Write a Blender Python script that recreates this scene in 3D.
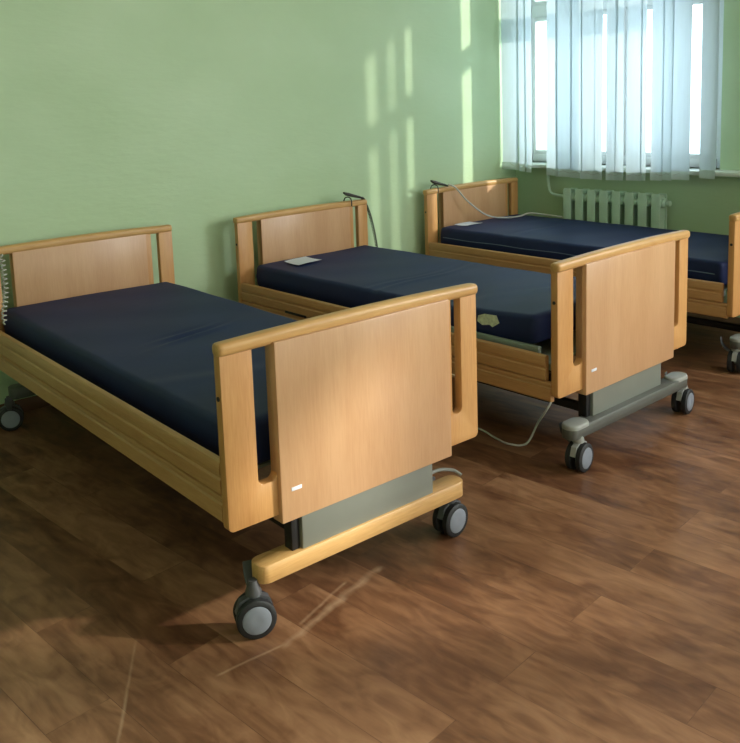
import bpy, bmesh, math, random
from mathutils import Vector, Matrix
random.seed(7)
S = bpy.context.scene
C = S.collection
for o in list(bpy.data.objects):
    bpy.data.objects.remove(o)

# ------------------------------------------------------------------ camera
cam_d = bpy.data.cameras.new('camera')
cam = bpy.data.objects.new('camera', cam_d); C.objects.link(cam)
CR = Vector((0.75414043, -0.65565523, -0.03726165))
CU = Vector((0.12031364, 0.08216102, 0.98933018))
CF = Vector((0.64559805, 0.75057697, -0.14084521))
m = Matrix((CR, CU, -CF)).transposed().to_4x4()
m.translation = Vector((-5.39591541, -4.22315232, 1.51579838))
cam.matrix_world = m
cam_d.sensor_fit = 'HORIZONTAL'; cam_d.sensor_width = 36
cam_d.lens = 869.11 / 740 * 36
cam_d.shift_x = (370 - 339.41) / 740
cam_d.shift_y = (219.76 - 371.5) / 740
cam_d.clip_start = 0.05; cam_d.clip_end = 200
S.camera = cam

# ------------------------------------------------------------------ light
S.view_settings.view_transform = 'Standard'
S.view_settings.look = 'None'
S.view_settings.gamma = 1
S.view_settings.use_curve_mapping = False
S.view_settings.exposure = 0.5

world = bpy.data.worlds.new('sky'); S.world = world
world.use_nodes = True
wn = world.node_tree; wn.nodes.clear()
wo = wn.nodes.new('ShaderNodeOutputWorld'); wb = wn.nodes.new('ShaderNodeBackground')
wb.inputs['Color'].default_value = (0.80, 0.92, 1.0, 1); wb.inputs['Strength'].default_value = 3.5
wn.links.new(wb.outputs[0], wo.inputs[0])

SUN_DIR = Vector((-1, .93, -0.53)).normalized()
sd = bpy.data.lights.new('sun', 'SUN'); sd.energy = 3.2; sd.angle = math.radians(2.2); sd.color = (1, 0.90, 0.76)
so = bpy.data.objects.new('sun', sd); C.objects.link(so)
so.rotation_euler = SUN_DIR.to_track_quat('-Z', 'Y').to_euler(); so.location = (6, -8, 6)

def area(name, loc, tgt, sx, sy, power, col):
    a = bpy.data.lights.new(name, 'AREA'); a.shape = 'RECTANGLE'; a.size = sx; a.size_y = sy
    a.energy = power; a.color = col
    o = bpy.data.objects.new(name, a); C.objects.link(o)
    o.location = loc
    o.rotation_euler = (Vector(tgt) - Vector(loc)).to_track_quat('-Z', 'Z').to_euler()
    return o
# area lamps added as daylight fill; only the middle one has a window
area('window_daylight', (0.02, -4.6, 1.85), (-3, -4.6, 1.2), 1.5, 1.6, 85, (0.93, 0.97, 1.0))  # added lamp for an assumed window; the wall is solid here
area('window_daylight', (0.02, -6.7, 1.85), (-3, -6.2, 1.0), 1.7, 1.6, 80, (1.0, 0.95, 0.86))
area('window_daylight', (-3.2, -9.3, 1.9), (-3.2, 0, 1.4), 5.0, 1.7, 75, (1.0, 0.97, 0.9))  # added fill along the windowless front wall, lighting footboards and back wall

# ------------------------------------------------------------------ materials
def srgb(r, g, b):
    f = lambda c: (c/255/12.92) if c/255 <= .04045 else ((c/255+.055)/1.055)**2.4
    return (f(r), f(g), f(b), 1)

def new_mat(name):
    M = bpy.data.materials.new(name); M.use_nodes = True
    nt = M.node_tree; nt.nodes.clear()
    out = nt.nodes.new('ShaderNodeOutputMaterial')
    return M, nt, out

class N:
    def __init__(s, nt): s.nt = nt
    def add(s, t, **k):
        n = s.nt.nodes.new(t)
        for a, b in k.items():
            if a.startswith('i_'): n.inputs[a[2:].replace('_', ' ')].default_value = b
            else: setattr(n, a, b)
        return n
    def link(s, a, b): s.nt.links.new(a, b)
    def val(s, x, sock):
        if hasattr(x, 'is_output'): s.link(x, sock)
        else: sock.default_value = x
    def math(s, op, a, b=0.0, c=None, clamp=False):
        n = s.add('ShaderNodeMath', operation=op); n.use_clamp = clamp
        s.val(a, n.inputs[0]); s.val(b, n.inputs[1])
        if c is not None: s.val(c, n.inputs[2])
        return n.outputs[0]
    def mix(s, f, a, b, blend='MIX'):
        n = s.add('ShaderNodeMix', data_type='RGBA', blend_type=blend)
        s.val(f, n.inputs['Factor']); s.val(a, n.inputs['A']) if False else None
        s.val(a, n.inputs[6]); s.val(b, n.inputs[7])
        return n.outputs[2]
    def ramp(s, f, stops):
        n = s.add('ShaderNodeValToRGB'); e = n.color_ramp.elements
        while len(e) < len(stops): e.new(0.5)
        for el, (p, c) in zip(e, stops): el.position = p; el.color = c
        s.link(f, n.inputs[0]); return n.outputs[0]

def simple(name, col, rough=.5, metal=0, noise=0.08, nscale=12, bump=0, bscale=60, stretch=(1, 1, 1), spec=.5, sheen=0):
    M, nt, out = new_mat(name); g = N(nt)
    b = g.add('ShaderNodeBsdfPrincipled'); g.link(b.outputs[0], out.inputs[0])
    tc = g.add('ShaderNodeTexCoord'); mp = g.add('ShaderNodeMapping'); mp.inputs['Scale'].default_value = stretch
    g.link(tc.outputs['Object'], mp.inputs[0])
    nz = g.add('ShaderNodeTexNoise'); nz.inputs['Scale'].default_value = nscale; nz.inputs['Detail'].default_value = 5
    g.link(mp.outputs[0], nz.inputs['Vector'])
    lo = tuple(c*(1-noise) for c in col[:3])+(1,); hi = tuple(min(1, c*(1+noise)) for c in col[:3])+(1,)
    g.link(g.ramp(nz.outputs['Fac'], [(.3, lo), (.7, hi)]), b.inputs['Base Color'])
    b.inputs['Roughness'].default_value = rough; b.inputs['Metallic'].default_value = metal
    b.inputs['Specular IOR Level'].default_value = spec
    if sheen: b.inputs['Sheen Weight'].default_value = sheen
    if bump:
        n2 = g.add('ShaderNodeTexNoise'); n2.inputs['Scale'].default_value = bscale; n2.inputs['Detail'].default_value = 4
        g.link(mp.outputs[0], n2.inputs['Vector'])
        bp = g.add('ShaderNodeBump'); bp.inputs['Strength'].default_value = bump; bp.inputs['Distance'].default_value = .01
        g.link(n2.outputs['Fac'], bp.inputs['Height']); g.link(bp.outputs[0], b.inputs['Normal'])
    return M

def wood(name, c1, c2, axis='z', rough=.38, scale=1.0):
    """beech veneer: fine pores and slow figure stretched along the grain axis"""
    M, nt, out = new_mat(name); g = N(nt)
    b = g.add('ShaderNodeBsdfPrincipled'); g.link(b.outputs[0], out.inputs[0])
    tc = g.add('ShaderNodeTexCoord')
    def nz(sc, along, det):
        st = {'x': (along, sc, sc), 'y': (sc, along, sc), 'z': (sc, sc, along)}[axis]
        mp = g.add('ShaderNodeMapping'); mp.inputs['Scale'].default_value = st
        g.link(tc.outputs['Object'], mp.inputs[0])
        n = g.add('ShaderNodeTexNoise'); n.inputs['Scale'].default_value = scale; n.inputs['Detail'].default_value = det
        n.inputs['Distortion'].default_value = .4
        g.link(mp.outputs[0], n.inputs['Vector']); return n.outputs['Fac']
    slow = nz(9, 1.2, 3); fine = nz(160, 12, 4)
    f = g.math('ADD', g.math('MULTIPLY', slow, .6), g.math('MULTIPLY', fine, .4))
    g.link(g.ramp(f, [(.36, c1), (.64, c2)]), b.inputs['Base Color'])
    b.inputs['Roughness'].default_value = rough
    bp = g.add('ShaderNodeBump'); bp.inputs['Strength'].default_value = .08; bp.inputs['Distance'].default_value = .002
    g.link(fine, bp.inputs['Height']); g.link(bp.outputs[0], b.inputs['Normal'])
    return M

BEECH = wood('beech_edge', srgb(192, 136, 80), srgb(212, 160, 102), 'z')
BEECH_X = wood('beech_rail', srgb(196, 150, 92), srgb(220, 176, 116), 'x')
BEECH_Y = wood('beech_side', srgb(180, 132, 84), srgb(202, 154, 104), 'y')
PANEL = wood('beech_panel', srgb(198, 152, 112), srgb(210, 166, 126), 'z', .33)
METAL = simple('grey_green_metal', srgb(140, 144, 136), .45, .3, .04, 6)
BARGREY = simple('grey_painted_metal', srgb(96, 98, 94), .45, .2, .05, 8)
ENDCAP = simple('light_grey_plastic', srgb(150, 152, 148), .5, 0, .04, 8)
DARK = simple('dark_steel', srgb(38, 38, 40), .5, .4, .1, 20)
DECK = simple('grey_deck_steel', srgb(140, 152, 142), .45, 0, .06, 20)
TYRE = simple('black_rubber', srgb(30, 31, 34), .6, 0, .15, 40)
DISC = simple('blue_grey_wheel_disc', srgb(128, 134, 146), .45, 0, .05, 30)
FORK = simple('grey_caster_fork', srgb(92, 94, 98), .4, .3, .05, 30)
PEDAL = simple('grey_brake_pedal', srgb(86, 88, 92), .5, .1, .05, 30)
FABRIC = simple('navy_mattress_cover', srgb(29, 42, 86), .6, 0, .10, 5, .10, 9, spec=.3)
PIPING = simple('pale_blue_welt', srgb(92, 108, 140), .6, 0, .05, 30)
PAPER = simple('white_paper', srgb(222, 226, 236), .7, 0, .02, 20)
TAG = simple('pale_green_label', srgb(214, 222, 196), .7, 0, .25, 60)
CABLEW = simple('white_cable_sheath', srgb(190, 190, 182), .5, 0, .04, 20)
CABLED = simple('dark_cable_sheath', srgb(44, 50, 46), .5, 0, .04, 20)
PLASTIC = simple('dark_grey_handset', srgb(58, 56, 52), .5, 0, .06, 30)
RADP = simple('pale_green_radiator_paint', srgb(196, 222, 200), .4, 0, .05, 14, .1, 40)
WFRAME = simple('white_window_paint', srgb(228, 232, 234), .4, 0, .03, 10)
SILLM = simple('white_sill_paint', srgb(206, 216, 206), .35, 0, .05, 10)
CEIL = simple('white_ceiling', srgb(225, 225, 215), .9, 0, .02, 3)

def wall_mat():
    M, nt, out = new_mat('green_plaster'); g = N(nt)
    b = g.add('ShaderNodeBsdfPrincipled'); g.link(b.outputs[0], out.inputs[0])
    tc = g.add('ShaderNodeTexCoord')
    n1 = g.add('ShaderNodeTexNoise'); n1.inputs['Scale'].default_value = 1.3; n1.inputs['Detail'].default_value = 6
    mp = g.add('ShaderNodeMapping'); mp.inputs['Scale'].default_value = (1, 1, 1.6)
    g.link(tc.outputs['Object'], mp.inputs[0]); g.link(mp.outputs[0], n1.inputs['Vector'])
    g.link(g.ramp(n1.outputs['Fac'], [(.3, srgb(180, 207, 165)), (.7, srgb(191, 216, 178))]), b.inputs['Base Color'])
    n2 = g.add('ShaderNodeTexNoise'); n2.inputs['Scale'].default_value = 26; n2.inputs['Detail'].default_value = 6
    mp2 = g.add('ShaderNodeMapping'); mp2.inputs['Scale'].default_value = (.5, .5, 1.6)
    g.link(tc.outputs['Object'], mp2.inputs[0]); g.link(mp2.outputs[0], n2.inputs['Vector'])
    bp = g.add('ShaderNodeBump'); bp.inputs['Strength'].default_value = .16; bp.inputs['Distance'].default_value = .01
    g.link(n2.outputs['Fac'], bp.inputs['Height']); g.link(bp.outputs[0], b.inputs['Normal'])
    b.inputs['Roughness'].default_value = .55
    return M
WALL = wall_mat()

def floor_mat():
    M, nt, out = new_mat('brown_plank_linoleum'); g = N(nt)
    b = g.add('ShaderNodeBsdfPrincipled'); g.link(b.outputs[0], out.inputs[0])
    tc = g.add('ShaderNodeTexCoord')
    # planks run along world Y: swap axes for the brick texture
    mp = g.add('ShaderNodeMapping'); mp.inputs['Rotation'].default_value = (0, 0, math.radians(90 - 4))
    mp.inputs['Location'].default_value = (.31, .06, 0)
    g.link(tc.outputs['Object'], mp.inputs[0])
    br = g.add('ShaderNodeTexBrick'); br.offset = .37; br.offset_frequency = 2
    for k, v in (('Scale', 1), ('Mortar Size', .0012), ('Mortar Smooth', .3), ('Brick Width', 1.12), ('Row Height', .178), ('Bias', 0)):
        br.inputs[k].default_value = v
    br.inputs['Color1'].default_value = (0, 0, 0, 1); br.inputs['Color2'].default_value = (1, 1, 1, 1); br.inputs['Mortar'].default_value = (.5, .5, .5, 1)
    g.link(mp.outputs[0], br.inputs['Vector'])
    # per plank offset of the grain
    off = g.add('ShaderNodeVectorMath', operation='SCALE'); g.link(br.outputs['Color'], off.inputs[0]); off.inputs['Scale'].default_value = 7
    ad = g.add('ShaderNodeVectorMath', operation='ADD'); g.link(mp.outputs[0], ad.inputs[0]); g.link(off.outputs[0], ad.inputs[1])
    def nz(sx, sy, det, dist=.0):
        q = g.add('ShaderNodeMapping'); q.inputs['Scale'].default_value = (sx, sy, 1); g.link(ad.outputs[0], q.inputs[0])
        n = g.add('ShaderNodeTexNoise'); n.inputs['Scale'].default_value = 1; n.inputs['Detail'].default_value = det
        n.inputs['Distortion'].default_value = dist; g.link(q.outputs[0], n.inputs['Vector']); return n.outputs['Fac']
    blot = nz(2.6, 7, 3, .8); grain = nz(5, 60, 5, .3); cloud = nz(6, 14, 4, 1.4)
    f = g.math('ADD', g.math('MULTIPLY', blot, .50), g.math('ADD', g.math('MULTIPLY', grain, .14), g.math('MULTIPLY', cloud, .36)))
    sep = g.add('ShaderNodeSeparateColor'); g.link(br.outputs['Color'], sep.inputs[0])
    f = g.math('ADD', f, g.math('MULTIPLY', g.math('SUBTRACT', sep.outputs[0], .5), .10))
    col = g.ramp(f, [(.34, srgb(82, 51, 35)), (.47, srgb(114, 77, 53)), (.57, srgb(138, 98, 70)), (.70, srgb(162, 121, 89))])
    # plank seams: one pale and one dark hairline
    col = g.mix(g.math('MULTIPLY', br.outputs['Fac'], .35), col, srgb(60, 38, 26))
    # knots
    vo = g.add('ShaderNodeTexVoronoi'); vo.inputs['Scale'].default_value = 1
    q = g.add('ShaderNodeMapping'); q.inputs['Scale'].default_value = (1.7, 4.2, 1); g.link(ad.outputs[0], q.inputs[0]); g.link(q.outputs[0], vo.inputs['Vector'])
    kn = g.math('SUBTRACT', 1, g.math('MULTIPLY', vo.outputs['Distance'], 5.5), clamp=True)
    col = g.mix(g.math('MULTIPLY', kn, .55), col, srgb(58, 34, 22))
    # long pale scuffs on the covering
    geo = g.add('ShaderNodeSeparateXYZ'); g.link(tc.outputs['Object'], geo.inputs[0])
    wob = g.add('ShaderNodeTexNoise'); wob.inputs['Scale'].default_value = 14; g.link(tc.outputs['Object'], wob.inputs['Vector'])
    X, Y = geo.outputs[0], geo.outputs[1]
    def scuff(ax, ay, bx, by, w, amt):
        nonlocal col
        L = math.hypot(bx-ax, by-ay); ux, uy = (bx-ax)/L, (by-ay)/L
        dx = g.math('SUBTRACT', X, ax); dy = g.math('SUBTRACT', Y, ay)
        t = g.math('ADD', g.math('MULTIPLY', dx, ux), g.math('MULTIPLY', dy, uy))
        s = g.math('ADD', g.math('MULTIPLY', dx, -uy), g.math('MULTIPLY', dy, ux))
        s = g.math('ADD', s, g.math('MULTIPLY', g.math('SUBTRACT', wob.outputs['Fac'], .5), w*1.6))
        tt = g.math('DIVIDE', t, L, clamp=True)
        e = g.math('ABSOLUTE', g.math('SUBTRACT', g.math('DIVIDE', t, L), .5))
        inside = g.math('MULTIPLY', g.math('SUBTRACT', .5, e), 12, clamp=True)
        k = g.math('SUBTRACT', 1, g.math('DIVIDE', g.math('ABSOLUTE', s), w), clamp=True)
        k = g.math('MULTIPLY', g.math('MULTIPLY', k, inside), g.math('MULTIPLY', wob.outputs['Fac'], amt*1.8))
        col = g.mix(k, col, srgb(196, 164, 132))
    scuff(-4.30, -2.37, -4.08, -2.39, .007, .55)
    scuff(-4.10, -2.40, -3.86, -2.345, .016, .5)
    scuff(-3.90, -2.35, -3.60, -2.285, .02, .45)
    scuff(-4.00, -2.35, -3.74, -2.27, .008, .4)
    scuff(-4.62, -2.44, -4.37, -2.07, .006, .35)
    g.link(col, b.inputs['Base Color'])
    g.link(g.ramp(blot, [(.3, (.34,)*3+(1,)), (.7, (.46,)*3+(1,))]), b.inputs['Roughness'])
    b.inputs['Specular IOR Level'].default_value = .35
    bp = g.add('ShaderNodeBump'); bp.inputs['Strength'].default_value = .12; bp.inputs['Distance'].default_value = .004
    g.link(cloud, bp.inputs['Height']); g.link(bp.outputs[0], b.inputs['Normal'])
    return M
FLOOR = floor_mat()

def glass_mat():
    M, nt, out = new_mat('window_glass'); g = N(nt)
    t = g.add('ShaderNodeBsdfTransparent'); t.inputs[0].default_value = (.93, .97, .98, 1)
    gl = g.add('ShaderNodeBsdfGlossy'); gl.inputs['Roughness'].default_value = .02
    lw = g.add('ShaderNodeLayerWeight'); lw.inputs[0].default_value = .15
    mx = g.add('ShaderNodeMixShader'); g.link(g.math('MULTIPLY', lw.outputs['Fresnel'], .6), mx.inputs[0])
    g.link(t.outputs[0], mx.inputs[1]); g.link(gl.outputs[0], mx.inputs[2]); g.link(mx.outputs[0], out.inputs[0])
    return M
GLASS = glass_mat()

def blind_mat(name, c, tr=.55, sheer=.10):
    M, nt, out = new_mat(name); g = N(nt)
    d = g.add('ShaderNodeBsdfDiffuse'); t = g.add('ShaderNodeBsdfTranslucent'); p = g.add('ShaderNodeBsdfTransparent')
    tc = g.add('ShaderNodeTexCoord'); mp = g.add('ShaderNodeMapping'); mp.inputs['Scale'].default_value = (30, 30, 2)
    nz = g.add('ShaderNodeTexNoise'); nz.inputs['Scale'].default_value = 1; g.link(tc.outputs['Object'], mp.inputs[0]); g.link(mp.outputs[0], nz.inputs['Vector'])
    lo = tuple(x*.94 for x in c[:3])+(1,)
    cc = g.ramp(nz.outputs['Fac'], [(.3, lo), (.7, c)])
    g.link(cc, d.inputs[0]); g.link(cc, t.inputs[0])
    m1 = g.add('ShaderNodeMixShader'); m1.inputs[0].default_value = tr; g.link(d.outputs[0], m1.inputs[1]); g.link(t.outputs[0], m1.inputs[2])
    m2 = g.add('ShaderNodeMixShader'); m2.inputs[0].default_value = sheer; g.link(m1.outputs[0], m2.inputs[1]); g.link(p.outputs[0], m2.inputs[2])
    g.link(m2.outputs[0], out.inputs[0]); return M
BLIND = blind_mat('sheer_blind_fabric', srgb(222, 230, 234), .62, .12)
HEM = blind_mat('blind_hem_fabric', srgb(222, 232, 228), .45, .0)

# ------------------------------------------------------------------ mesh helpers
def box(bm, x0, x1, y0, y1, z0, z1, bev=0, seg=2):
    r = bmesh.ops.create_cube(bm, size=1)['verts']
    for v in r:
        v.co = Vector(((x0+x1)/2+v.co.x*(x1-x0), (y0+y1)/2+v.co.y*(y1-y0), (z0+z1)/2+v.co.z*(z1-z0)))
    if bev:
        es = list({e for v in r for e in v.link_edges})
        bmesh.ops.bevel(bm, geom=es, offset=bev, segments=seg, affect='EDGES', profile=.5)

def loft(bm, rings, cap=True):
    vs = [[bm.verts.new(p) for p in r] for r in rings]
    n = len(vs[0])
    for a, b in zip(vs, vs[1:]):
        for i in range(n):
            bm.faces.new((a[i], a[(i+1) % n], b[(i+1) % n], b[i]))
    if cap:
        bm.faces.new(list(reversed(vs[0]))); bm.faces.new(vs[-1])

def tube(bm, pts, r, n=8):
    pts = [Vector(p) for p in pts]; rings = []
    up = Vector((0, 0, 1))
    for i, p in enumerate(pts):
        d = (pts[min(i+1, len(pts)-1)] - pts[max(i-1, 0)]).normalized()
        if i == 0:
            a = d.cross(up) if abs(d.dot(up)) < .95 else d.cross(Vector((1, 0, 0)))
        else: a = a - d*a.dot(d)
        a.normalize(); b = d.cross(a)
        rr = r[i] if isinstance(r, (list, tuple)) else r
        rings.append([p + (a*math.cos(2*math.pi*k/n) + b*math.sin(2*math.pi*k/n))*rr for k in range(n)])
    loft(bm, rings)

def spline(pts, n=8):
    P = [Vector(p) for p in pts]; out = []
    for i in range(len(P)-1):
        p0 = P[max(i-1, 0)]; p1 = P[i]; p2 = P[i+1]; p3 = P[min(i+2, len(P)-1)]
        for k in range(n):
            t = k/n
            out.append(.5*((2*p1)+(p2-p0)*t+(2*p0-5*p1+4*p2-p3)*t*t+(3*p1-p0-3*p2+p3)*t**3))
    out.append(P[-1]); return out

def lathe(bm, c, axis, prof, n=28):
    """prof: (along, radius) pairs about an axis through c"""
    ax = Vector(axis).normalized(); a = ax.cross(Vector((0, 0, 1)))
    if a.length < .1: a = Vector((1, 0, 0))
    a.normalize(); b = ax.cross(a); c = Vector(c)
    loft(bm, [[c+ax*h+(a*math.cos(2*math.pi*k/n)+b*math.sin(2*math.pi*k/n))*max(r, 1e-4) for k in range(n)] for h, r in prof])

def rrect(cx, cy, w, h, r, n=5):
    out = []
    for sx, sy, a0 in ((1, 1, 0), (-1, 1, 90), (-1, -1, 180), (1, -1, 270)):
        for k in range(n+1):
            a = math.radians(a0+90*k/n)
            out.append((cx+sx*(w/2-r)+r*math.cos(a), cy+sy*(h/2-r)+r*math.sin(a)))
    return out

def plate(bm, outline, holes, t0, t1, bev=.003):
    """board in the local X-Z plane with holes, thickness along Y"""
    es = []
    for loop in [outline]+holes:
        vs = [bm.verts.new((x, t0, z)) for x, z in loop]
        es += [bm.edges.new((vs[i], vs[(i+1) % len(vs)])) for i in range(len(vs))]
    f = bmesh.ops.triangle_fill(bm, edges=es, use_beauty=False, use_dissolve=False)
    faces = [g for g in f['geom'] if isinstance(g, bmesh.types.BMFace)]
    ex = bmesh.ops.extrude_face_region(bm, geom=faces)
    bmesh.ops.translate(bm, verts=[g for g in ex['geom'] if isinstance(g, bmesh.types.BMVert)], vec=(0, t1-t0, 0))
    bmesh.ops.recalc_face_normals(bm, faces=bm.faces)
    bmesh.ops.dissolve_limit(bm, angle_limit=.01, verts=bm.verts, edges=bm.edges)
    if bev:
        e = [x for x in bm.edges if len(x.link_faces) == 2 and x.calc_face_angle(0) > 1.2 and abs((x.verts[0].co.y-x.verts[1].co.y)) < 1e-6]
        bmesh.ops.bevel(bm, geom=e, offset=bev, segments=2, affect='EDGES', profile=.5)

def obj(name, bm, mat, parent=None, angle=38, **props):
    bmesh.ops.recalc_face_normals(bm, faces=bm.faces)
    me = bpy.data.meshes.new(name); bm.to_mesh(me); bm.free()
    me.materials.append(mat)
    me.shade_smooth(); me.set_sharp_from_angle(angle=math.radians(angle))
    o = bpy.data.objects.new(name, me); C.objects.link(o)
    if parent: o.parent = parent
    for k, v in props.items(): o[k] = v
    return o
def BM(): return bmesh.new()
def bx(name, mat, parent, *a, bev=0, **props):
    bm = BM(); box(bm, *a, bev=bev); return obj(name, bm, mat, parent, **props)
def thing(name, label, cat, loc=(0, 0, 0), rz=0, group=None):
    o = bpy.data.objects.new(name, None); C.objects.link(o); o.empty_display_size = .1
    o.location = loc; o.rotation_euler = (0, 0, rz); o['label'] = label; o['category'] = cat
    if group: o['group'] = group
    return o
def struct(name, bm, mat, parent=None):
    o = obj(name, bm, mat, parent)
    if parent is None: o['kind'] = 'structure'
    return o

# ------------------------------------------------------------------ room
WX, WY = .11, .03          # window wall and back wall planes (room side)
XL, YF, H = -7.2, -9.4, 3.0
bm = BM(); box(bm, XL-.2, WX+.45, YF-.2, WY+.2, -.1, 0); struct('floor', bm, FLOOR)
bm = BM(); box(bm, XL-.2, WX+.45, YF-.2, WY+.2, H, H+.1); struct('ceiling', bm, CEIL)
bm = BM(); box(bm, XL-.2, WX+.45, WY, WY+.2, 0, H); struct('wall_back', bm, WALL)
bm = BM(); box(bm, XL-.2, XL, YF, WY, 0, H); struct('wall_left', bm, WALL)
bm = BM(); box(bm, XL-.2, WX+.45, YF-.2, YF, 0, H); struct('wall_front', bm, WALL)
# window wall with two openings
W1 = (-1.60, -.03); W2 = (-7.7, -5.80); ZS, ZT, ZT2 = .955, 2.72, 2.87
bm = BM(); T = WX+.16
for y0, y1, z0, z1 in ((YF, WY, 0, ZS), (W2[1], WY, ZT, H), (YF, W2[1], ZT2, H), (YF, W2[0], ZT, ZT2), (W1[1], WY, ZS, ZT), (W2[1], W1[0], ZS, ZT), (YF, W2[0], ZS, ZT)):
    box(bm, WX, T, y0, y1, z0, z1)
bmesh.ops.remove_doubles(bm, verts=bm.verts, dist=1e-5)
struct('wall_right', bm, WALL)

def window(n, y0, y1, mull, zt_, ZT):
    r = bpy.data.objects.new('window_%d' % n, None); C.objects.link(r); r['kind'] = 'structure'
    r.location = (WX+.1, (y0+y1)/2, ZS)
    k = (-r.location.x, -r.location.y, -r.location.z)
    def B(bm, x0, x1, a, b, c, d, bev=.006): box(bm, x0+k[0], x1+k[0], a+k[1], b+k[1], c+k[2], d+k[2], bev)
    x0, x1 = WX+.06, WX+.13
    bm = BM()
    B(bm, x0, x1, y0, y0+.05, ZS, ZT); B(bm, x0, x1, y1-.05, y1, ZS, ZT)
    B(bm, x0, x1, y0+.06, y1-.06, ZS, ZS+.06); B(bm, x0, x1, y0+.06, y1-.06, ZT-.06, ZT)
    B(bm, x0, x1, y0+.06, y1-.06, zt_, zt_+.09)
    for q in mull: B(bm, x0, x1, q-.035, q+.035, ZS+.06, ZT-.06)
    obj('window_frame', bm, WFRAME, r)
    # sashes
    ys = [y0+.05]+[v for q in mull for v in (q-.035, q+.035)]+[y1-.05]
    for a, b in zip(ys[::2], ys[1::2]):
        for c, d in ((ZS+.06, zt_), (zt_+.09, ZT-.06)):
            bm = BM(); w = .03; X0, X1 = x0+.01, x1-.01
            B(bm, X0, X1, a, a+w, c, d, .004); B(bm, X0, X1, b-w, b, c, d, .004)
            B(bm, X0, X1, a+w, b-w, c, c+w, .004); B(bm, X0, X1, a+w, b-w, d-w, d, .004)
            s = obj('sash', bm, WFRAME, r)
            bm = BM(); B(bm, x0+.03, x0+.036, a+w, b-w, c+w, d-w, 0); obj('pane', bm, GLASS, s)
    return r
win1 = window(1, W1[0], W1[1], (-.84,), 2.05, ZT)
window(2, W2[0], W2[1], (-6.45, -7.25), 1.72, ZT2)
# window sill board runs on past the window
bm = BM(); box(bm, -.035, WX+.10, -2.3, -.0, ZS-.028, ZS, .006); struct('trim_1', bm, SILLM)
for i, (a, b) in enumerate(((WY-.012, WY),)):
    bm = BM(); box(bm, XL, WX, a, b, 0, .07, .004); struct('baseboard_back', bm, simple('brown_skirting', srgb(96, 62, 40), .5))

# ------------------------------------------------------------------ vertical blinds
def slat_mesh(w, z0, z1, yaw):
    bm = BM(); d = Vector((math.sin(yaw), math.cos(yaw), 0)); nrm = Vector((d.y, -d.x, 0))
    rings = []
    nz = 14
    for i in range(nz+1):
        z = z0+(z1-z0)*i/nz
        ring = []
        for s in range(9):
            t = s/8-.5
            c = d*(t*w)+nrm*(.004*(1-4*t*t)+.003*math.sin(z*2.3+yaw*40+t*2))
            ring.append(c+nrm*.0006+Vector((0, 0, z)))
        for s in reversed(range(9)):
            t = s/8-.5
            c = d*(t*w)+nrm*(.004*(1-4*t*t)+.003*math.sin(z*2.3+yaw*40+t*2))
            ring.append(c-nrm*.0006+Vector((0, 0, z)))
        rings.append(ring)
    loft(bm, rings); return bm

def blinds(name, label, x, slats, ztop, zbot, ends, z0off=0):
    r = thing(name, label, 'blinds', (x, ends[1], zbot))
    bm = BM(); box(bm, -.03, .03, ends[0]-ends[1]-.05, .05, ztop-zbot, ztop-zbot+.05, .006); obj('headrail', bm, WFRAME, r)
    for yc, w, yaw, zb in slats:
        bm = slat_mesh(w, zb+.055, ztop, yaw)
        s = obj('slat', bm, BLIND, r, 60); s.location = (0, yc-ends[1], -zbot)
        bm = slat_mesh(w, 0, .055, yaw)
        bmesh.ops.scale(bm, vec=(1.0, 1.0, 1), verts=bm.verts)
        h = obj('hem_weight', bm, HEM, s, 60); h.location = (-.004, 0, zb)
        h.scale = (1, 1, 1)
    return r
B_EDGES = [(.018, -.150, .10), (-.138, -.216, .3), (-.205, -.270, .3), (-.388, -.500, .22), (-.480, -.606, -.15), (-.590, -.705, .2),
           (-.690, -.790, -.2), (-.785, -.862, .25), (-.893, -.965, -.3), (-.950, -1.022, .2), (-1.045, -1.150, -.12),
           (-1.140, -1.190, .35), (-1.224, -1.300, -.2), (-1.290, -1.375, .25), (-1.365, -1.487, -.1), (-1.552, -1.664, .15)]
sl = []
for i, (a, b, yw) in enumerate(B_EDGES):
    w = (a-b)/max(.5, math.cos(yw)); yc = (a+b)/2
    zb = .918-.048*math.sin(math.pi*min(1, max(0, -yc/1.66)))
    sl.append((yc, w, yw, zb))
bl = blinds('vertical_blinds', 'sheer white vertical blinds hanging over the window above the radiator', -.075, sl, 2.78, .88, (-1.66, -.04))
for k in range(len(sl)-1):
    (a, _, _, za), (b, _, _, zb) = sl[k], sl[k+1]
    if abs(a-b) > .16: continue
    bm = BM(); tube(bm, [(-.006, a+.04+(b-a)*t, (za+(zb-za)*t)-.88+.045-.012*math.sin(math.pi*t)) for t in [i/6 for i in range(7)]], .0016, 6)
    obj('bead_chain', bm, CABLEW, bl)
# out-of-view window: slats added to shape the sun patches on bed and floor
sl = [(-6.16-.11*i, .125, .15, .93) for i in range(3)] + [(-7.18-.11*i, .125, .15, .93) for i in range(5)]
blinds('vertical_blinds', 'sheer white vertical blinds half drawn over the window beyond the right edge of the photo', -.075, sl, 2.85, .93, (-7.8, -5.7))

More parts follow.
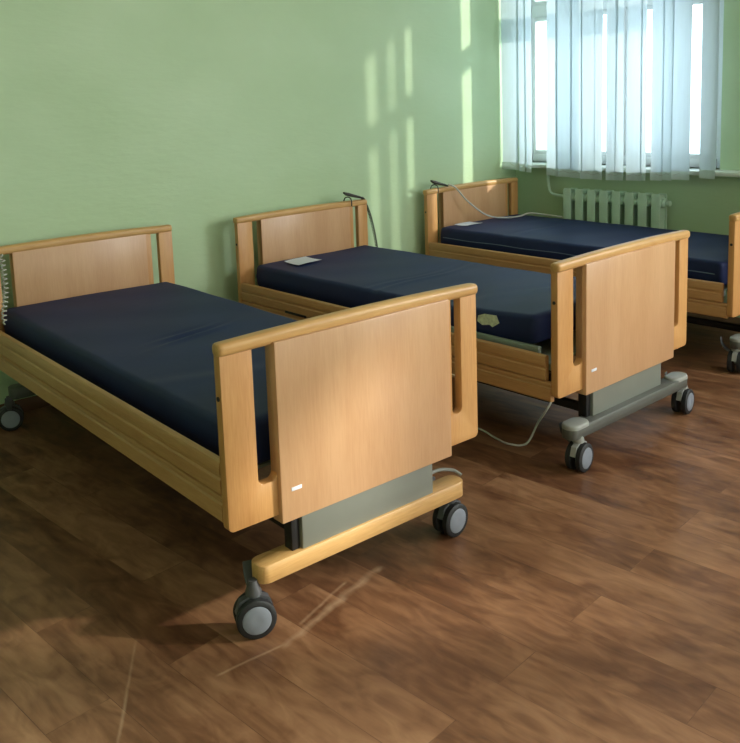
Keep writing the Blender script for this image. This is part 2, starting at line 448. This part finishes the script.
# ------------------------------------------------------------------ radiator
rad = thing('radiator', 'pale green cast iron sectional radiator under the window behind the farthest bed', 'radiator', (.045, -.47, .12))
RW, RN = .80, 8
pit = RW/RN
for i in range(RN):
    yc = -pit*(i+.5); bm = BM()
    # finned casting: flat front and back plates on a narrower column
    for xa, xb, wd, z0, z1 in ((-.050, -.036, .064, .02, .665), (-.040, .040, .044, .03, .655), (.036, .048, .064, .02, .660)):
        loft(bm, [[(px_, yc+py_, z) for px_, py_ in rrect((xa+xb)/2, 0, (xb-xa)*k, wd*k2, min(xb-xa, wd)*.3*k, 4)] for z, k, k2 in ((z0, .8, .8), (z0+.012, 1, 1), (z1-.016, 1, 1), (z1-.005, .9, .93), (z1, .6, .8))])
    for z in (.055, .60):
        rings = []
        for y_, r_ in ((-pit/2, .024), (-pit/2+.008, .03), (pit/2-.008, .03), (pit/2, .024)):
            rings.append([(1.35*r_*math.cos(t), yc+y_, z+1.1*r_*math.sin(t)) for t in [2*math.pi*k/16 for k in range(16)]])
        loft(bm, rings)
    obj('radiator_section', bm, RADP, rad)
bm = BM(); tube(bm, spline([(0, 0, .60), (0, .06, .602), (0, .12, .615), (0.005, .145, .66), (.005, .152, .74), (.005, .152, .90)], 6), .011, 10)
obj('supply_pipe', bm, RADP, rad)
bm = BM(); lathe(bm, (0, -RW, .60), (0, -1, 0), [(0, .02), (.02, .022), (.03, .018), (.034, .004)], 12); obj('plug', bm, RADP, rad)
bm = BM(); tube(bm, [(0, 0, .055), (0, .145, .055), (0, .155, .04), (0, .155, -.12)], .011, 10); obj('return_pipe', bm, RADP, rad)

# ------------------------------------------------------------------ beds
L = 2.186
def end_board(name, root, v, out, dz, label_plate):
    """head or foot end: out = -1 faces the room, +1 faces the wall"""
    e = bpy.data.objects.new(name, None)
    zb, zt = .338+dz, .842+dz
    def slot(a, b):      # walked from the right edge b down and up again at a (open under the top rail)
        r = .02; z0 = .445+dz; pts = [(b, zt), (b, z0+r)]
        for k in range(1, 5): t = math.radians(90*k/5); pts.append((b-r+r*math.cos(t), z0+r-r*math.sin(t)))
        pts += [(b-r, z0), (a+r, z0)]
        for k in range(1, 5): t = math.radians(90*k/5); pts.append((a+r-r*math.sin(t), z0+r-r*math.cos(t)))
        pts += [(a, z0+r), (a, zt)]
        return pts
    r = .018; ol = [(0, zt)]
    for k in range(6): t = math.radians(90*k/5); ol.append((r-r*math.cos(t), zb+r-r*math.sin(t)))
    for k in range(6): t = math.radians(90*k/5); ol.append((1-r+r*math.sin(t), zb+r-r*math.cos(t)))
    ol.append((1, zt))
    ol += slot(.878, .923) + slot(.103, .165)
    bm = BM(); plate(bm, ol, [], 0, .032, .003)
    if out > 0: bmesh.ops.scale(bm, vec=(1, -1, 1), verts=bm.verts)
    board = obj(name, bm, BEECH, root); board.location = (0, v, 0)
    # arched top rail
    bm = BM(); rings = []
    st = [(-.004, .5), (-.002, .8), (.003, .95), (.012, 1)]+[(.04+.92*i/16, 1) for i in range(17)]+[(.988, 1), (.997, .95), (1.002, .8), (1.004, .5)]
    for u, s in st:
        arch = .009*(1-(2*u-1)**2)
        zc = .857+dz+arch*.55; h = (.036+arch*.9)*(.6+.4*s); w = .046*s
        rings.append([(u, y_, z_) for y_, z_ in rrect((.013 if out < 0 else -.013), zc, w, h, min(w, h)*.38, 5)])
    loft(bm, rings); tr = obj('top_rail', bm, BEECH_X, board, 50)
    y = (-.018, .0325) if out < 0 else (-.0325, .018)
    bm = BM(); box(bm, .165, .853, y[0], y[1], .315+dz, .850+dz, .004); pn = obj('panel', bm, PANEL, board)
    if label_plate:
        bm = BM(); box(bm, .20, .236, -.0195, -.0175, .404+dz, .415+dz, .0008); obj('name_plate', bm, PAPER, pn, label='small white maker plate')
    bm = BM(); yy = (.008, .024) if out < 0 else (-.024, -.008)
    for ux in (-.0015, 1.0015):
        bm = BM(); lathe(bm, (ux, sum(yy)/2, .72+dz), (1, 0, 0), [(-.001, .007), (.001, .007)], 12)
        obj('latch_hole', bm, DARK, board)
    return board

def caster(root, loc, yaw, fork_mat):
    """twin wheel brake caster; yaw 0 = disc faces -Y"""
    bm = BM()
    lathe(bm, (0, .004, .128), (0, 0, 1), [(-.012, .022), (.0, .024), (.03, .013), (.034, .013)], 18)
    # hood over the wheels
    rings = []
    for ang, rr in ((20, .052), (50, .062), (90, .064), (130, .062), (165, .054)):
        a = math.radians(ang); c = Vector((math.cos(a)*rr, 0, .058+math.sin(a)*rr)); n = Vector((math.cos(a), 0, math.sin(a)))
        rings.append([c+Vector((0, s*.011, 0))+n*q for s, q in ((-1, -.004), (1, -.004), (1, .004), (-1, .004))])
    loft(bm, rings)
    lathe(bm, (0, 0, .058), (0, 1, 0), [(-.02, .012), (.02, .012)], 14)
    c = obj('caster', bm, fork_mat, root); c.location = loc; c.rotation_euler = (0, 0, yaw)
    for s in (-1, 1):
        bm = BM(); lathe(bm, (0, s*.023, .058), (0, s, 0), [(-.013, .03), (-.0125, .052), (-.009, .058), (.008, .058), (.012, .053), (.0125, .043), (.009, .041), (.009, .0)], 36)
        w = obj('wheel', bm, TYRE, c)
        bm = BM(); lathe(bm, (0, s*.023, .058), (0, s, 0), [(.008, .042), (.0125, .042), (.0145, .039), (.0150, .012), (.0145, 0)], 36)
        obj('wheel_disc', bm, DISC, c)
    bm = BM()
    rings = []
    for y_, z_, w_, h_ in ((.0, .105, .02, .014), (.035, .112, .022, .014), (.062, .128, .026, .012), (.075, .150, .030, .010), (.080, .175, .030, .010)):
        rings.append([(a, y_, z_+b) for a, b in rrect(0, 0, w_, h_, .004, 3)])
    loft(bm, rings); obj('brake_pedal', bm, PEDAL, c, label='grey brake pedal')
    return c

def make_bed(label, origin, theta, dz, rz, wood_bar, yaws, spots, bar_u=(.092, .930), bar_v=.03):
    root = thing('hospital_bed', label, 'bed', (origin[0], origin[1], 0), theta, 'adjustable hospital beds in a row')
    end_board('footboard', root, 0, -1, dz, True)
    end_board('headboard', root, L, 1, dz, False)
    for u0, u1, s in ((0, .024, -1), (.976, 1.0, 1)):
        # upper side board, with routed groove on the outside
        def board(z0, z1, v0, v1, groove, name):
            pts = []; t = u1-u0; r = .007
            o = u0 if s < 0 else u1; dd = 1 if s < 0 else -1     # outer face coordinate, inward direction
            prof = [(t, z0), (.006, z0), (.0, z0+.006)]
            if groove:
                gz = z0+(z1-z0)*groove
                prof += [(0, gz-.009), (.005, gz-.004), (.005, gz+.004), (.0, gz+.009)]
            prof += [(0, z1-.012), (.003, z1-.004), (.010, z1), (t-.005, z1), (t, z1-.005)]
            bm = BM(); loft(bm, [[(o+dd*a, v, z+rz) for a, z in prof] for v in (v0, v1)])
            return obj(name, bm, BEECH_Y, root, 30)
        up = board(.436, .538, .060 if rz else .036, L-.036, .52, 'side_rail')
        board(.355, .434, .034, L-.034, .8, 'lower_side_rail')
        if rz and s < 0:
            bm = BM(); lo, hi = (1.56, 1.74)
            box(bm, -.003, .004, lo, hi, .431+rz, .445+rz, .003); obj('release_latch', bm, DARK, up)
    # mattress deck
    zt = .444+min(0, rz+.03)
    for u in (.10, .87): bx('deck_rail', DECK, root, u, u+.03, .10, L-.09, zt-.03, zt, bev=.004)
    if rz == -.058: bx('foot_frame', DECK, root, .052, .074, .13, .62, .458, .490, bev=.004)
    for v0_, v1_ in ((.12, .62), (.64, 1.02), (1.04, 1.28), (1.30, L-.11)):
        bx('deck_panel', DECK, root, .131, .869, v0_, v1_, zt-.012, zt-.001, bev=.003)
    for u in (.2, .77): bx('lift_rail', DARK, root, u, u+.03, .06, L-.06, .30+dz, .35+dz, bev=.004)
    bx('lift_motor', DARK, root, .36, .64, .55, 1.1, .25, .36, bev=.01)
    for v, s in ((.0, -1), (L, 1)):
        a, b = sorted((v+.002 if s < 0 else v-.002, v-s*.062))
        bm = BM(); box(bm, .245, .782, a, b, .198+dz, .41+dz, .006)
        col = obj('lift_column', bm, METAL, root, label='grey green metal lift column')
        bm = BM(); box(bm, .215, .243, min(a, b)+.012, max(a, b)-.008, .198+dz, .36+dz, .003); obj('column_guide', bm, DARK, col)
        if wood_bar and s < 0:
            bm = BM(); tube(bm, spline([(.80, .085, .190), (.84, .10, .205), (.90, .10, .212), (.95, .075, .205), (.965, .05, .190)], 6), .006, 8)
            obj('brake_lever', bm, ENDCAP, root)
        # cross bar on the casters
        vc = bar_v if s < 0 else L-bar_v
        zz = (.148, .203) if wood_bar else (.146, .194); hw = .036
        uc0 = sum(bar_u)/2; wu = bar_u[1]-bar_u[0]
        bm = BM(); pts = rrect(uc0, vc, wu, 2*hw, hw-.006, 8)
        rings = []
        for z, k in ((zz[0]+dz/2, .002), (zz[0]+.002+dz/2, 0), (zz[1]-.002+dz/2, 0), (zz[1]+dz/2, .002)):
            rings.append([(uc0+(x-uc0)*(1-k*2/.86), vc+(y-vc)*(1-k/hw), z) for x, y in pts])
        loft(bm, rings); bar = obj('cross_bar', bm, BEECH_X if wood_bar and s < 0 else BARGREY, root, 50)  # nearest bed's head bar is grey, not wood, to paint in the shade
        if not wood_bar:
            for uc in (bar_u[0]+.06, bar_u[1]-.06):
                bm = BM(); rings = []
                for z, k in ((.186, 1), (.196, 1), (.202, .95), (.204, .85)):
                    rings.append([((uc+(x-uc)*k), vc+(y-vc)*k, z+dz/2) for x, y in rrect(uc, vc, .126, .078, .038, 8)])
                loft(bm, rings); obj('end_cap', bm, ENDCAP, bar, 50, label='light grey rounded end cap')
    for u in (.31, .66): bx('chassis_rail', DARK, root, u, u+.035, .03, L-.03, .165+dz/2, .20+dz/2, bev=.005)
    k = 0
    for u, v in spots:
            caster(root, (u, v, 0), yaws[k], FORK if wood_bar else ENDCAP); k += 1
    return root

def mattress(label, root, zt, h, v0, v1, seed, welt, tag=False, creases=(), lift=0):
    t = thing('mattress', label, 'mattress', root.location, root.rotation_euler.z, 'navy blue mattresses on the beds')
    u0, u1 = .088, .942; rnd = random.Random(seed)
    ph = [rnd.uniform(0, 6) for _ in range(6)]
    # surface height with slow waves and a few sharp creases
    def dzf(u, v):
        z = .003*math.sin(3.1*v+ph[0]+1.7*u)+.0025*math.sin(5.3*u+ph[1]-2.2*v)+.0012*math.sin(14*v+9*u+ph[2])
        for cu_, cv_, ang, ln, amp, wd in creases:
            dx, dy = u-cu_, v-cv_; a = math.cos(ang)*dx+math.sin(ang)*dy; b = -math.sin(ang)*dx+math.cos(ang)*dy
            b += .02*math.sin(a*9)
            z += amp*math.exp(-(a/ln)**2)*math.exp(-(b/wd)**2)*(1 if True else 0)
            z -= amp*.8*math.exp(-(a/ln)**2)*math.exp(-((b-wd*1.7)/wd)**2)
        return z
    zt0 = zt; nu, nv = 66, 150; R = .022
    def sect(v, s, zi):
        zt = zt0+lift*max(0, 1-v/.75)**1.6
        pts = []; w = u1-u0; uc = (u0+u1)/2
        W = w-2*(1-s)*R*1.2; Ht = zt-(1-s)*R*.9; Hb = zt-h+(1-s)*R*.6
        top = []
        for i in range(nu+1):
            q = -1+2*i/nu
            top.append(q)
        a, b = uc-W/2, uc+W/2
        # bottom (b -> a), left side, top, right side
        ring = [(b-R*.5, v, Hb), (a+R*.5, v, Hb), (a, v, Hb+R*.5)]
        mid = (Ht+Hb)/2
        ring += [(a-.006, v, mid), (a, v, Ht-R)]
        for k in range(1, 5): t_ = math.radians(90*k/5); ring.append((a+R-R*math.cos(t_), v, Ht-R+R*math.sin(t_)+dzf(a, v)*math.sin(t_)))
        for i in range(nu+1):
            u = a+R+(b-a-2*R)*i/nu; ring.append((u, v, Ht+dzf(u, v)))
        for k in range(1, 5): t_ = math.radians(90*k/5); ring.append((b-R+R*math.sin(t_), v, Ht-R+R*math.cos(t_)+dzf(b, v)*math.cos(t_)))
        ring += [(b, v, Ht-R), (b+.006, v, mid), (b, v, Hb+R*.5)]
        return ring
    vs = [(v0, 0), (v0+.004, .45), (v0+.012, .8), (v0+.022, .95)]+[(v0+.034+(v1-v0-.068)*i/nv, 1) for i in range(nv+1)]+[(v1-.022, .95), (v1-.012, .8), (v1-.004, .45), (v1, 0)]
    bm = BM(); loft(bm, [sect(v, s, 0) for v, s in vs])
    obj('cover', bm, FABRIC, t, 60)
    if welt:
        bm = BM()
        for u in (u0-.004, u1+.004):
            tube(bm, [(u, v0+.04+(v1-v0-.08)*i/30, zt-h*.5+.002*math.sin(i*.9)) for i in range(31)], .0035, 6)
        obj('welt', bm, PIPING, t, label='pale blue seam line')
    if tag:
        bm = BM(); r0 = []
        pts = [(.35, .545), (.365, .575), (.43, .572), (.462, .560), (.468, .535), (.44, .522), (.40, .530), (.385, .522)]
        vv = [bm.verts.new((u0-.009, a, b)) for a, b in pts]; f = bm.faces.new(vv)
        ex = bmesh.ops.extrude_face_region(bm, geom=[f]); bmesh.ops.translate(bm, verts=[g for g in ex['geom'] if isinstance(g, bmesh.types.BMVert)], vec=(.004, 0, 0))
        obj('care_label', bm, TAG, t, label='crumpled pale green care label')
    return t

bed1 = make_bed('nearest pale beech hospital bed with a wooden cross bar under its footboard', (-4.18939, -2.30916), math.radians(-2.285), 0, 0, True,
                (math.radians(-22), math.radians(4), math.radians(160), math.radians(175)), ((.080, .022), (.900, .044), (.09, L-.03), (.91, L-.04)))
bed2 = make_bed('middle pale beech hospital bed with grey metal cross bar, between the nearest and farthest beds', (-2.66260, -2.30466), math.radians(-.145), -.020, -.058, False,
                (math.radians(6), math.radians(8), math.radians(170), math.radians(185)), ((.116, -.018), (.975, .0), (.10, L-.03), (.91, L-.02)), (.062, .975), .004)
bed3 = make_bed('farthest pale beech hospital bed, in front of the radiator and cut by the right edge', (-1.04695, -2.23586), math.radians(-.6), -.028, -.055, False,
                (math.radians(12), math.radians(5), math.radians(165), math.radians(175)), ((.085, .014), (.92, .02), (.10, L-.03), (.91, L-.02)), (.05, .95), .01)
mt1 = mattress('navy blue mattress on the nearest bed with a crease across its middle', bed1, .590, .14, .10, 2.135, 1, False,
               creases=((.52, 1.07, .35, .16, .009, .018), (.50, 1.13, .30, .12, .006, .016), (.3, .55, -.2, .3, .003, .05)))
mt2 = mattress('navy mattress on the middle bed with a pale label near its foot', bed2, .572, .125, .17, 2.13, 2, False, True, lift=.055,
               creases=((.45, 1.13, .08, .4, .006, .022), (.4, 1.19, .05, .3, .004, .02), (.3, .6, .5, .3, .004, .05), (.6, .45, -.4, .3, .004, .04)))
mt3 = mattress('navy blue mattress with a thin pale side seam on the farthest bed beside the radiator', bed3, .576, .135, .10, 2.13, 3, True,
               creases=((.4, 1.5, .1, .3, .003, .03),))

def local(bed, p):
    c, s = math.cos(bed.rotation_euler.z), math.sin(bed.rotation_euler.z)
    return Vector((bed.location.x+c*p[0]-s*p[1], bed.location.y+s*p[0]+c*p[1], p[2]))
# paper sheets lying on the two farther mattresses
def sheet(bed, corners, z, label):
    ctr = sum((local(bed, (u, v, z)) for u, v in corners), Vector())/4
    bm = BM(); n = 8; top = [[None]*(n+1) for _ in range(n+1)]
    P = [local(bed, (u, v, z))-ctr for u, v in corners]
    for i in range(n+1):
        for j in range(n+1):
            a, b = i/n, j/n
            p = P[0]*(1-a)*(1-b)+P[1]*a*(1-b)+P[2]*a*b+P[3]*(1-a)*b
            top[i][j] = bm.verts.new(p+Vector((0, 0, .0012+.0035*(a-.5)**2*4+.0015*math.sin(b*5))))
    fs = [bm.faces.new((top[i][j], top[i+1][j], top[i+1][j+1], top[i][j+1])) for i in range(n) for j in range(n)]
    bmesh.ops.recalc_face_normals(bm, faces=fs)
    ex = bmesh.ops.extrude_face_region(bm, geom=fs)
    bmesh.ops.translate(bm, verts=[g for g in ex['geom'] if isinstance(g, bmesh.types.BMVert)], vec=(0, 0, .0008))
    o = obj('paper_sheet', bm, PAPER); o.location = ctr
    o['label'] = label; o['category'] = 'paper'; o['group'] = 'white paper sheets on the mattresses'
    return o
sheet(bed2, ((.235, 2.04), (.215, 1.88), (.41, 1.915), (.415, 2.07)), .578, 'white paper sheet lying on the middle mattress beside its headboard')
sheet(bed3, ((.20, 2.09), (.215, 1.98), (.385, 1.985), (.38, 2.10)), .583, 'white paper sheet lying at the head of the farthest mattress')

# ------------------------------------------------------------------ hand controls and their cables
def coil(pts, r, rt, turns, n=10, fl=0):
    P = spline(pts, 12); Ls = [0]
    for a, b in zip(P, P[1:]): Ls.append(Ls[-1]+(b-a).length)
    tot = Ls[-1]; N_ = turns*n; out = []
    j = 0
    for k in range(N_+1):
        s = tot*k/N_
        while j < len(Ls)-2 and Ls[j+1] < s: j += 1
        t = (s-Ls[j])/max(1e-9, Ls[j+1]-Ls[j]); p = P[j].lerp(P[j+1], t); d = (P[j+1]-P[j]).normalized()
        a = d.cross(Vector((0, 1, .1))); a.normalize(); b = d.cross(a)
        e = min(1, k/n, (N_-k)/n)
        out.append(p+(a*math.cos(2*math.pi*k/n)+b*math.sin(2*math.pi*k/n))*r*e)
    bm = BM(); tube(bm, out, rt, 6); return bm

def holder(name, label, bed, u0, u1, dz, tilt):
    """flat handset holder clipped over the top rail, seen as a thin dark arm"""
    base = local(bed, ((u0+u1)/2, L-.02, .885+dz))
    t = thing('hand_control', label, 'remote control', base, bed.rotation_euler.z, 'bed hand controls')
    w = (u1-u0)/2
    rings = []
    bm = BM()
    for x, h_, d_, z_ in ((-w, .012, .022, .024), (-w*.7, .020, .040, .018), (-w*.2, .018, .046, .012), (w*.5, .014, .040, .006), (w, .010, .022, .0)):
        rings.append([(x, y, z_+tilt*x+z) for y, z in rrect(0, .012, d_, h_, .005, 4)])
    loft(bm, rings); obj('handset_body', bm, PLASTIC, t)
    bm = BM()
    tube(bm, spline([(-w*.6, 0, .02), (-w*.62, -.026, .012), (-w*.62, -.034, -.01), (-w*.62, -.034, -.035)], 5), .004, 8)
    tube(bm, spline([(-w*.6, 0, .02), (-w*.62, .026, .012), (-w*.62, .040, -.01), (-w*.62, .040, -.03)], 5), .004, 8)
    obj('hook', bm, PLASTIC, t)
    bm = BM()
    for i in range(5): box(bm, -w*.5+i*w*.22, -w*.5+i*w*.22+w*.12, -.012, .012, .0225+.0, .0265, .001)
    for v in bm.verts: v.co.z += tilt*v.co.x-.004+.0
    obj('button_pad', bm, ENDCAP, t)
    return t, base
t2, b2 = holder('h', 'dark hand control hooked on the headboard corner of the middle bed', bed2, .82, .975, -.020, -.16)
bm = coil([Vector((.07, 0, .0)), Vector((.115, .03, -.02)), Vector((.175, .045, -.12)), Vector((.215, .05, -.25)), Vector((.235, .05, -.36))], .007, .0032, 40)
obj('coiled_cable', bm, CABLED, t2)
t3, b3 = holder('h', 'dark hand control with a white cable, hooked on the headboard of the farthest bed', bed3, .06, .22, -.028, -.16)
inv = Matrix.Rotation(-bed3.rotation_euler.z, 4, 'Z')
pts = [(.20, 2.14, .870), (.235, 2.10, .845), (.32, 2.06, .74), (.45, 2.0, .632), (.60, 1.96, .600), (.74, 1.93, .598), (.86, 1.95, .603), (.92, 1.90, .596), (.93, 1.7, .586)]
bm = BM(); tube(bm, [inv @ (local(bed3, p)-b3) for p in spline(pts, 9)], .006, 8); obj('cable', bm, CABLEW, t3, label='white cable drooping onto the mattress')

base = local(bed1, (.035, L-.02, .888))
t1 = thing('hand_control', 'grey hand control with coiled white cable on the nearest bed at the left edge', 'remote control', base, bed1.rotation_euler.z, 'bed hand controls')
bm = BM(); rings = []
for z, w, d_ in ((-.045, .018, .014), (-.038, .026, .02), (.045, .028, .024), (.055, .02, .016)):
    rings.append([(x, -.045+y, z) for x, y in rrect(0, 0, 2*w, d_, .006, 4)])
loft(bm, rings); obj('handset_body', bm, ENDCAP, t1)
bm = BM(); tube(bm, spline([(0, -.045, .045), (0, -.02, .056), (0, .015, .05), (0, .045, .02), (0, .045, -.02)], 5), .004, 8); obj('hook', bm, ENDCAP, t1)
inv = Matrix.Rotation(-bed1.rotation_euler.z, 4, 'Z')
cp = [(.06, 2.12, .865), (.095, 2.10, .845), (.097, 2.08, .80), (.080, 2.02, .70), (.045, 1.96, .61), (.034, 1.93, .565)]
bm = coil([inv @ (local(bed1, p)-base) for p in cp], .010, .0034, 17); obj('coiled_cable', bm, CABLEW, t1)

# power cable drooping from the middle bed to the floor
pts = [local(bed2, p) for p in ((.22, .16, .345), (.13, .12, .26), (.10, .13, .21))] + [Vector(p) for p in ((-2.46, -2.06, .10), (-2.50, -2.03, .012), (-2.545, -1.97, .006), (-2.53, -1.88, .006), (-2.50, -1.76, .006), (-2.50, -1.5, .006), (-2.42, -1.2, .006), (-2.40, -.5, .006), (-2.42, -.12, .006))]
bm = BM(); base = pts[5].copy(); base.z = 0
tube(bm, [p-base for p in spline(pts, 9)], .0045, 8)
o = obj('power_cable', bm, CABLEW); o.location = base; o['label'] = 'white power cable hanging from the middle bed in a loop onto the floor'; o['category'] = 'cable'
